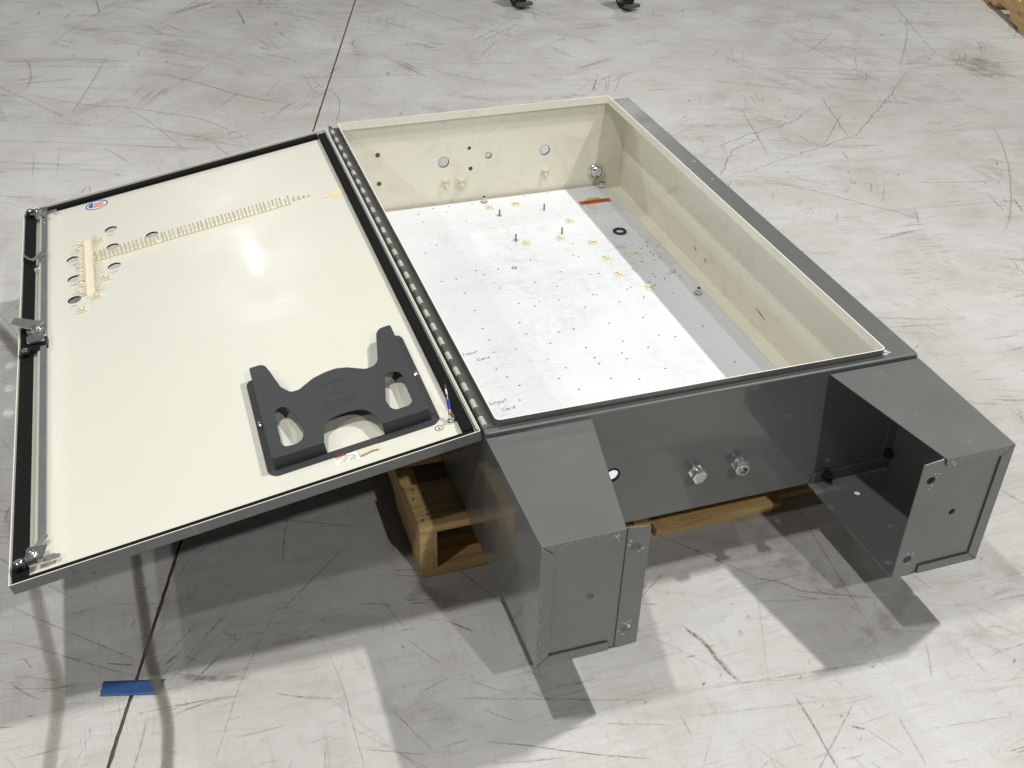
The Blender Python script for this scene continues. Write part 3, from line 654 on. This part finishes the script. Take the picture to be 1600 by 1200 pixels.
# ---- floor-stand legs (seen lying, pointing towards the viewer)
def leg(mirror):
    X = (lambda x: W - x) if mirror else (lambda x: x)
    def P(pts): return [(X(x), y) for x, y in pts]
    tp = link('floor_stand_leg', sheet(P([(0.0, -.0035), (WB, -.0035), (WL, -LL), (0.0, -LL)]), (), .0025, XY(ZI - .00125), .0006), enc, I4, 'grey_paint')
    tp['label'] = 'tapered grey leg with open inner side' if mirror else 'tapered grey leg beside the opened door'
    xo = X(.00125)
    def sub(name, me, mats='grey_paint', F=I4): return link(name, me, tp, F, mats)
    sub('side_plate', sheet(rect(-LL, HP, -.0006, ZI - .0026), (), .0025, frame((xo, 0, 0), (0, 1, 0), (0, 0, 1)), .0004))
    sub('back_plate', sheet(P([(.003, -.001), (.206, -.001), (.197, -LL + .003), (.003, -LL + .003)]), [circ(X(.118), -.06, .007, 14), circ(X(.118), -.235, .007, 14)] if mirror else [], .0025, XY(HP + .00125)))
    EF = frame((0, -LL + .0056, 0), (1, 0, 0), (0, 0, 1))    # normal -Y
    sub('end_plate', sheet(P([(.003, HP + .001), (WL + .006, HP + .001), (WL + .006, ZI - .003), (.003, ZI - .003)]), [circ(X(.097), .296, .0075, 16)], .0025, EF))
    EF2 = frame((0, -LL + .0016, 0), (1, 0, 0), (0, 0, 1))
    tb = .0235
    sub('folded_tab', sheet(P([(.0002, HP + .0006), (tb, HP + tb), (tb, ZI - tb), (.0002, ZI - .0006)]), (), .0026, EF2, .0005))
    sub('folded_tab', sheet(P([(.0012, HP), (WL - .012, HP), (WL - .012, HP + tb - .002), (tb + .0008, HP + tb - .001)]), (), .0026, EF2, .0005))
    sub('folded_tab', sheet(P([(.0012, ZI - .0004), (WL - .001, ZI - .0004), (WL - .004, ZI - tb + .004), (tb + .0008, ZI - tb + .001)]), (), .0026, EF2, .0005))
    FF = frame((0, -LL + .0026, 0), (1, 0, 0), (0, 0, 1))
    sub('foot_flange', sheet(roundpoly(P([(WL + .001, HP), (.198, HP + .002), (.200, ZI - .006), (WL + .004, ZI)]), .003), [circ(X(.174), .395, .0095, 18, .0085), circ(X(.174), .194, .0095, 18, .0085)], .0026, FF, .0005))
    # inner fixing flange with bolts, against the near wall
    IF = frame((0, -.0022, 0), (1, 0, 0), (0, 0, 1))
    sub('fixing_flange', sheet(P([(.028, HP + .003), (.20, HP + .003), (.20, HP + .030), (.028, HP + .030)]), (), .0025, IF))
    sub('fixing_flange', sheet(P([(.003, HP + .003), (.0275, HP + .003), (.0275, ZI - .01), (.003, ZI - .01)]), (), .0025, IF))
    for bx, bz in ((.165, .168), (.016, .196), (.016, .39)):
        sub('bolt', lathe([(.0, 0), (.013, 0), (.013, .002), (.0095, .0025), (.0095, .009), (.0045, .0095), (.0045, .015), (0, .015)], 6, frame((X(bx), -.0035, bz), (1, 0, 0), (0, 0, 1))), 'dark_steel')
    # scuffed edges where the paint rubbed through
    R = random.Random(31 + mirror); s = []
    def scuffs(n, fx, fz, dx, dz):
        for _ in range(n):
            k = R.random(); x, z = fx(k), fz(k); q = .0005
            s.append(sheet([(X(x + dx * R.uniform(.2, 1) * math.cos(6.283 * i / 6) * 1.0), z + dz * R.uniform(.2, 1) * math.sin(6.283 * i / 6)) for i in range(6)], (), .0003, frame((0, -LL + .0001 - R.uniform(0, .0001), 0), (1, 0, 0), (0, 0, 1))))
    scuffs(13, lambda k: .0022 + R.uniform(0, .004), lambda k: HP + .01 + k * .28, .0010, .0055)
    scuffs(8, lambda k: .008 + k * .135, lambda k: ZI - .004 - R.uniform(0, .004), .004, .0012)
    scuffs(5, lambda k: .03 + k * .10, lambda k: HP + .006 + R.uniform(0, .010), .004, .0012)
    scuffs(9, lambda k: .130 + R.uniform(0, .012), lambda k: ZI - .018 + R.uniform(-.004, .010), .003, .003)
    for hz in (.395, .194):
        for _ in range(5):
            a = R.uniform(0, 6.28) if hz > .3 else R.uniform(1.2, 4.5); rr = R.uniform(.012, .021)
            x, z = .174 + rr * math.cos(a), hz + rr * math.sin(a)
            s.append(sheet([(X(x + R.uniform(.001, .0052) * math.cos(6.283 * i / 6)), z + R.uniform(.0008, .0034) * math.sin(6.283 * i / 6)) for i in range(6)], (), .0003, frame((0, -LL + .0011 - R.uniform(0, .0001), 0), (1, 0, 0), (0, 0, 1))))
    sub('paint_chip', join(s), 'chipped_primer')['kind'] = 'stuff'
leg(False); leg(True)
R = random.Random(8)

# ---- door: local frame  x = away from hinge, y = along hinge, z = out of the inner face
ct, st = math.cos(TH), math.sin(TH)
A_, Y_, N_ = Vector((-ct, 0, st)), Vector((0, 1, 0)), Vector((st, 0, ct))
def dm(t):  # rotation frame with proper handedness: local x = A_, local y = -Y, local z = N_
    m = Matrix((A_, -Y_, N_)).transposed().to_4x4(); m.translation = t; return m
DOOR = dm(Vector((-0.001, 0, H + .004)))
q = lambda a, y: (a, -y)               # door coordinates (distance from hinge, along hinge) -> local
def Q(pts): return [q(*p) for p in pts]
a0, a1, y0, y1 = 0.006, 0.873, 0.008, 1.518
SW = -0.017
dholes = [(0.647, 1.294), (0.647, 1.193), (0.749, 1.184), (0.647, 1.086), (0.748, 1.079), (0.749, 0.973), (0.544, 1.197)]
door_me = sheet(Q(rect(a0 + .0016, y0 + .0016, a1 - .0016, y1 - .0016)), [Q(circ(a, y, .0165, 28)) for a, y in dholes], .002, XY(SW - .001), 0, lambda c, n: 0 if n.z > .5 else (2 if abs(n.z) < .5 else 1))
door = link('door', door_me, enc, DOOR, ['door_cream', 'grey_paint', 'rubber_black'])
FI[door.name] = I4
door['label'] = 'opened door with cream inner face and black gasket'
def dsub(name, me, mats=None, F=I4): return link(name, me, door, F, mats)
for a, y in dholes: dsub('hole_edge', lathe([(.0165, -.0045), (.0165, -.0002), (.0176, -.0021), (.0176, -.0045), (.0165, -.0045)], 28, Matrix.Translation((a, -y, SW))), 'rubber_black')
# folded rim: outside grey, inside cream, worn bright top edge
def rimmat(c, n):
    if abs(n.z) > .5: return 0
    d = Vector((c.x - (a0 + a1) / 2, c.y + (y0 + y1) / 2)); return 1 if d.x * n.x + d.y * n.y > 0 else 0
dsub('door_rim', sheet(Q(rrect(a0, y0, a1, y1, .003, 3)), [Q(rrect(a0 + .0018, y0 + .0018, a1 - .0018, y1 - .0018, .002, 2))], .0225, XY(-.01125), 0, rimmat), ['bare_cream_edge', 'grey_paint'])
gz = SW + .0062
def gstrip(x0, ya, x1, yb): dsub('gasket', sheet(Q(rrect(x0, ya, x1, yb, .004, 3)), (), .0122, XY(gz), .003), 'gasket_black')
gstrip(.843, y0 + .019, a1 - .003, y1 - .024); gstrip(.014, .030, .036, y1 - .012)
gstrip(.016, y0 + .003, a1 - .003, y0 + .0185); gstrip(.0365, y1 - .0225, a1 - .003, y1 - .003)
# stiffener channel + latch rod
hatp = [(.839, SW), (.831, SW + .011), (.797, SW + .011), (.784, SW)]
hatF = frame((0, 0, 0), (1, 0, 0), (0, 0, 1))   # extruded along -Y of this frame (= door y)
hat = sheet(hatp, (), 1.40, frame((0, -.765, 0), (1, 0, 0), (0, 0, 1)), .0012)
dsub('stiffener', hat, 'door_cream')
dsub('latch_rod', boxm(.808, -1.452, SW + .018, .8215, -.088, SW + .0215, .0006), 'rod_steel')
dsub('rod_screw', lathe([(0, 0), (.004, 0), (.004, .002), (.002, .003), (0, .003)], 10), 'zinc', Matrix.Translation((.815, -1.395, SW + .0215)))
# latch at the ends: bracket, roller, link
def end_latch(y, s):
    F = Matrix.Translation((0, -y, 0))
    br = join([sheet(roundpoly([(.802, -.012), (.838, -.020), (.843, .016), (.808, .018)], .004), (), .002, XY(SW + .026)),
               boxm(.822, -.016, SW + .011, .841, -.012, SW + .027, .0006), boxm(.822, .013, SW + .011, .841, .017, SW + .027, .0006),
               lathe([(0, 0), (.008, 0), (.008, .004), (.005, .006), (0, .006)], 12, Matrix.Translation((.828, 0, SW + .027)))])
    dsub('latch_bracket', br, 'zinc', F)
    dsub('roller_arm', sheet(roundpoly([(.832, -.006), (.856, s * .012 - .006), (.860, s * .012 + .006), (.832, .008)], .004), (), .003, XY(SW + .022)), 'zinc_dull', F)
    dsub('roller', lathe([(0, 0), (.0105, 0), (.0115, .002), (.0115, .009), (.0105, .010), (0, .010)], 20, Matrix.Translation((.852, s * .014, SW + .018))), 'rubber_black', F)
    dsub('roller_pin', lathe([(0, 0), (.0078, 0), (.0078, .002), (.006, .0035), (0, .0035)], 16, Matrix.Translation((.852, s * .014, SW + .028))), 'zinc', F)
    dsub('latch_link', sheet(roundpoly([(.800, -s * .040), (.812, -s * .044), (.836, -s * .004), (.822, s * .004)], .005), (), .0025, XY(SW + .024)), 'zinc_dull', F)
    dsub('latch_tab', boxm(.786, s * .004, SW + .010, .812, s * .014, SW + .013, .0006), 'zinc_dull', F)
end_latch(.062, 1); end_latch(1.470, -1)
# hook arm
dsub('hook_arm', sheet(roundpoly([(.806, -1.235), (.822, -1.228), (.846, -1.196), (.843, -1.188), (.806, -1.205)], .003), (), .002, frame((0, 0, SW + .024), (1, 0, 0), (0, 1, 0))), 'zinc_dull')
dsub('hook_arm', tube([(.843, -1.196, SW + .024), (.853, -1.213, SW + .022), (.866, -1.243, SW + .020)], .0028, 8), 'zinc')
dsub('hook_arm', tube([(.846, -1.200, SW + .006), (.846, -1.182, SW + .006), (.842, -1.163, SW + .007), (.832, -1.165, SW + .010), (.826, -1.170, SW + .012)], .0030, 8), 'bare_cream_edge')
# centre latch
cl_ = [(sheet(roundpoly([(.808, -.850), (.832, -.868), (.876, -.905), (.884, -.880), (.850, -.842), (.826, -.826)], .003), (), .0025, XY(SW + .034)), 'zinc_dull'),
       (sheet(roundpoly([(.806, -.800), (.842, -.792), (.852, -.842), (.838, -.866), (.812, -.842)], .005), (), .004, XY(SW + .026)), 'zinc'),
       (sheet(roundpoly([(.808, -.768), (.846, -.774), (.848, -.800), (.812, -.812)], .004), (), .004, XY(SW + .033)), 'zinc'),
       (boxm(.806, -.806, SW + .010, .846, -.766, SW + .024, .002), 'dark_steel')]
for m_, k_ in cl_: dsub('latch_plate', m_, k_)
dsub('latch_cam', lathe([(0, 0), (.013, 0), (.013, .003), (.009, .004), (.009, .011), (0, .012)], 6, Matrix.Translation((.826, -.815, SW + .036))), 'zinc')
dsub('roller', lathe([(0, 0), (.0105, 0), (.0115, .002), (.0115, .009), (0, .010)], 20, Matrix.Translation((.855, -.760, SW + .016))), 'rubber_black')
dsub('roller_pin', lathe([(0, 0), (.0078, 0), (.0078, .002), (0, .0035)], 16, Matrix.Translation((.855, -.760, SW + .026))), 'zinc')
dsub('latch_plate', boxm(.836, -.778, SW + .016, .856, -.764, SW + .019, .0008), 'dark_steel')
# piano hinge
NK = 52; pit = (1.512 - .014) / NK
kn = lathe([(0, -pit / 2 + .0006), (.0056, -pit / 2 + .0006), (.0056, pit / 2 - .0006), (0, pit / 2 - .0006)], 14, frame((0, 0, 0), (1, 0, 0), (0, 0, 1)))
kd = kn.copy(); kn.materials.append(MAT['hinge_dark']); kd.materials.append(MAT['hinge_light'])
for i in range(NK):
    y = .014 + (i + .5) * pit
    link('hinge_knuckle', kn if i % 2 else kd, enc, Matrix.Translation((.0035, y, H + .0058)))
link('hinge_leaf', boxm(.0095, .014, H + .0004, .0225, 1.512, H + .0022, .0004), enc, I4, 'hinge_dark')
dsub('hinge_leaf', boxm(.0072, -1.512, -.0006, .0125, -.014, .0012, .0003), 'hinge_light')
# wire duct with fingers
def duct(p, d, length, pitch, hgt, wid, bend):
    """slotted nylon duct along direction d (local)"""
    parts = []; d = Vector(d).normalized(); n = Vector((-d.y, d.x)); p = Vector(p)
    m = Matrix(((d.x, n.x, 0, p.x), (d.y, n.y, 0, p.y), (0, 0, 1, SW + .0003), (0, 0, 0, 1)))
    parts.append(boxm(0, -wid / 2, 0, length, wid / 2, .0016, 0, m))
    k = int(length / pitch)
    for i in range(k):
        x = (i + .2) * pitch
        for s in (-1, 1):
            b = bend * R.uniform(.6, 1.3) + R.gauss(0, .0012)
            if R.random() < .04: continue
            x += R.gauss(0, .0005)
            pts = [(x, s * wid / 2, .0014), (x, s * (wid / 2 + b * .2), hgt * .6), (x, s * (wid / 2 + b), hgt)]
            fw = pitch * .40; V = []
            bm = bmesh.new(); rows = []
            for X_, Yq, Z_ in pts: rows.append([bm.verts.new((X_, Yq, Z_)), bm.verts.new((X_ + fw, Yq, Z_)), bm.verts.new((X_ + fw, Yq + .0013, Z_)), bm.verts.new((X_, Yq + .0013, Z_))])
            for A, B in zip(rows, rows[1:]):
                for j in range(4): bm.faces.new((A[j], A[(j + 1) % 4], B[(j + 1) % 4], B[j]))
            bm.faces.new(rows[-1]); bmesh.ops.recalc_face_normals(bm, faces=bm.faces)
            me = bpy.data.meshes.new('m'); bm.to_mesh(me); bm.free(); me.transform(m); parts.append(me)
    me = join(parts)
    for p_ in me.polygons: p_.use_smooth = False
    return me
R = random.Random(17)
dsub('wire_duct', duct((.690, -1.143), (-1, -.022), .515, .0105, .021, .015, -.001), 'nylon')
dsub('wire_duct', duct((.708, -1.262), (.0, 1), .30, .0112, .015, .022, .017), 'nylon')
for i in range(4): dsub('duct_finger', boxm(-.003, -.0007, 0, .003, .0007, .016 - i * .003), 'nylon', Matrix.Translation((.168 - .013 * i, -1.157 - .001 * i, SW)))
for a, y in [(0.727, 1.243), (0.678, 1.251), (0.728, 1.138), (0.728, 1.040), (0.668, 1.035), (0.694, 0.958), (0.731, 0.912)]:
    dsub('cable_tie_mount', tm, None, Matrix.Translation((a, -y, SW + .0002)))
# marker dashes under the holes
dashes = [((a - .008 + R.uniform(-.002, .002), -(y - .030)), (a + .010, -(y - .031))) for a, y in dholes if (a, y) not in ((0.544, 1.197), (0.647, 1.193))]
dsub('marker_dash', ribbon_mesh([([A, ((A[0] + B[0]) / 2, (A[1] + B[1]) / 2), B], .0022, 1.0, SW + .0003) for A, B in dashes]), 'ink_grey')
# adhesive strip at the hinge edge, decal, sticker, ground symbol
dsub('adhesive_strip', sheet(Q([(.038, 1.128), (.038, 1.160), (.072, 1.150), (.072, 1.122)]), (), .0008, XY(SW + .0006)), 'foam_pad')
dsub('adhesive_strip', sheet(Q(circ(.083, 1.135, .010, 14, .008)), (), .0008, XY(SW + .0006)), 'foam_pad')
dsub('decal', sheet(Q(circ(.679, 1.467, .033, 40, .029)), (), .0003, XY(SW + .0003)), 'label_white')['label'] = 'oval flag decal with blue border'
dsub('decal_print', sheet(Q(circ(.679, 1.467, .0315, 40, .0275)), [Q(circ(.679, 1.467, .027, 40, .0225))], .0003, XY(SW + .0006)), 'decal_blue')
dsub('decal_print', sheet(Q([(.703, 1.468), (.699, 1.480), (.690, 1.485), (.688, 1.470), (.689, 1.455), (.698, 1.455)]), (), .0003, XY(SW + .0006)), 'decal_blue')
for i in range(4): dsub('decal_print', sheet(Q([(.687, 1.451 + i * .008), (.660 - .004 * (i % 2), 1.453 + i * .008), (.661, 1.457 + i * .008), (.687, 1.456 + i * .008)]), (), .0003, XY(SW + .0006)), 'label_red')
stk = dsub('maker_label', sheet(Q([(.2775, .061), (.2325, .061), (.2315, .098), (.2765, .098)]), (), .0003, XY(SW + .0003)), 'label_white')
dsub('label_print', sheet(Q([(.2755, .083), (.2535, .083), (.2530, .094), (.2750, .094)]), (), .0003, XY(SW + .0006)), 'label_red')
tF = lambda a, y: frame((a, -y, SW + .0009), (-1, 0, 0), (0, -1, 0))
lines = []
for i, (ax, ay, ln) in enumerate(((.274, .079, .012), (.259, .079, .020), (.262, .0745, .013), (.245, .0745, .009), (.264, .070, .010), (.249, .070, .012), (.270, .066, .013), (.252, .066, .014), (.2495, .091, .013), (.2495, .0875, .013))):
    pts = [(ax - ln * k / 10, -(ay + R.uniform(-.0007, .0007))) for k in range(11)]; lines.append((pts, .0017, 1.0, SW + .0006))
dsub('label_print', ribbon_mesh(lines), 'ink_grey')
wl_ = [([(.2735 - .0019 * k, -(.0885 + R.uniform(-.0022, .0022))) for k in range(11)], .0022, 1.0, SW + .0009)]
dsub('label_print', ribbon_mesh(wl_), 'label_white')
torn = [(0.231, 0.095), (.215, .097), (0.199, 0.093), (0.190, 0.087), (0.186, 0.074), (.192, .067), (.205, .070), (.217, .065), (0.229, 0.066), (0.231, 0.075)]
dsub('torn_label', sheet(Q(torn), (), .0006, XY(SW + .0006)), 'torn_paper')
dsub('torn_label', ribbon_mesh([(spline(Q([(.23, .0945), (.212, .0935), (.199, .0915)]), .004), .003, .9, SW + .0012), (spline(Q([(.229, .066), (.215, .0685), (.203, .071), (.193, .069)]), .004), .004, .9, SW + .0012)]), 'ink_grey')
gs = [sheet(Q(circ(.072, .074, .0085, 24)), [Q(circ(.072, .074, .0072, 24))], .0003, XY(SW + .0003)), sheet(Q(rect(.0716, .074, .0724, .079)), (), .0003, XY(SW + .0004))]
for i, hw_ in enumerate((.0038, .0025, .0012)): gs.append(sheet(Q(rect(.072 - hw_, .0732 - i * .0018, .072 + hw_, .0739 - i * .0018)), (), .0003, XY(SW + .0003)))
dsub('ground_symbol', join(gs), 'ink_black')
dsub('ground_stud', join([lathe([(0, 0), (.009, 0), (.009, .003), (.007, .0035), (.007, .008), (.004, .0085), (.004, .018), (0, .018)], 12, Matrix.Translation((.044, -.082, SW)))]), 'zinc')
dsub('ground_lug', tube([(.044, -.084, SW + .011), (.043, -.090, SW + .016), (.041, -.096, SW + .020)], [.0035, .0028, .0022], 8), 'copper')
dsub('crimp_sleeve', tube([(.0415, -.095, SW + .019), (.040, -.102, SW + .026), (.0385, -.109, SW + .033)], [.0030, .0037, .0036], 10), 'crimp_blue')
dsub('wire_end', tube([(.0385, -.109, SW + .033), (.037, -.116, SW + .040), (.036, -.124, SW + .047)], .0018, 8), 'label_white')
dsub('wire_end', tube([(.036, -.124, SW + .047), (.0345, -.130, SW + .052), (.032, -.134, SW + .057)], .0021, 8), 'wire_green')

# ---- document pocket on the door
PW = .014                                           # front plate height above the sheet origin
front = [(.386, .417), (.362, .417), (.353, .409), (.347, .385), (.334, .318), (.318, .291), (.302, .290), (.268, .314), (.240, .322), (.218, .323), (.196, .315), (.163, .290), (.144, .291), (.133, .306), (.114, .402), (.104, .416), (.079, .418)]
bottomcut = [(.079, .102), (.172, .102), (.183, .145), (.193, .162), (.208, .170), (.228, .172), (.248, .171), (.266, .164), (.276, .153), (.286, .102), (.386, .102)]
outl = front + bottomcut
winL = [(.360, .241), (.351, .253), (.338, .250), (.330, .233), (.314, .160), (.322, .133), (.335, .124), (.357, .127), (.362, .140)]
winR = [(.131, .250), (.119, .255), (.104, .248), (.100, .236), (.101, .142), (.111, .131), (.137, .131), (.145, .141), (.149, .168)]
pk = [sheet(roundpoly(Q(outl), .006), [roundpoly(Q(winL), .006), roundpoly(Q(winR), .006)], .0028, XY(PW - .0014), .0007)]
h0 = SW + .0032
def wallstrip(p, q_, top_in):
    """wall from rim level (h0) up to the front plate along p->q_"""
    p, q_ = Vector(p), Vector(q_); d = (q_ - p).normalized(); n = Vector((-d.y, d.x)) * .0012
    bm = bmesh.new(); vs_ = []
    for z, off in ((h0 - .003, 0.0), (PW - .003, top_in)):
        o = Vector(top_in_dir) * off
        for pt in (p, q_):
            vs_.append([bm.verts.new((pt.x + n.x + o.x, pt.y + n.y + o.y, z)), bm.verts.new((pt.x - n.x + o.x, pt.y - n.y + o.y, z))])
    a, b, c_, d_ = vs_
    for f in ((a[0], b[0], d_[0], c_[0]), (b[1], a[1], c_[1], d_[1]), (a[1], a[0], c_[0], c_[1]), (b[0], b[1], d_[1], d_[0]), (c_[0], d_[0], d_[1], c_[1])): bm.faces.new(f)
    bmesh.ops.recalc_face_normals(bm, faces=bm.faces)
    me = bpy.data.meshes.new('m'); bm.to_mesh(me); bm.free(); return me
top_in_dir = (0, 0)
for A, B in (((.385, .1035), (.2855, .1035)), ((.1725, .1035), (.080, .1035)), ((.3848, .103), (.3848, .405)), ((.0802, .103), (.0802, .405))):
    pk.append(wallstrip(q(*A), q(*B), 0))
rimo = [(.402, .400), (.395, .413), (.3855, .413), (.3855, .1045), (.0795, .1045), (.0795, .413), (.070, .413), (.0625, .400), (.0625, .100), (.076, .087), (.388, .087), (.402, .102)]
pk.append(sheet(roundpoly(Q(rimo), .008), (), .003, XY(SW + .0017), .0008))
pocket = join(pk)
po = dsub('document_pocket', pocket, 'pocket_plastic'); po['label'] = 'dark grey plastic document pocket'
for a, y in ((.3935, .252), (.0705, .257)):
    dsub('pocket_screw', lathe([(0, 0), (.006, 0), (.006, .003), (.0035, .0045), (.0035, .008), (0, .008)], 8, Matrix.Translation((a, -y, SW + .003))), 'zinc')
# moulded emblem and raised lettering on the pocket
em = [sheet(Q(rect(.203, .216, .261, .282)), [Q(rect(.2042, .2172, .2598, .2808))],   .0012, XY(PW)),
      sheet(Q([(.240, .262), (.236, .264), (.219, .250), (.229, .249), (.222, .236), (.226, .234), (.243, .248), (.233, .249)]), (),   .0012, XY(PW))]
dsub('pocket_emblem', join(em), 'pocket_plastic')
lt_ = []
for row, (yy, n) in enumerate(((.2055, 26), (.1985, 22), (.1915, 12))):
    for k in range(n):
        if R.random() < .15: continue
        a = .281 - .0037 * k - row * .001
        hgt = R.uniform(.0022, .0036)
        lt_.append(sheet(Q(rect(a - .0022 * R.uniform(.6, 1), yy, a, yy + hgt)), (), .0011, XY(PW)))
dsub('pocket_lettering', join(lt_), 'pocket_plastic')
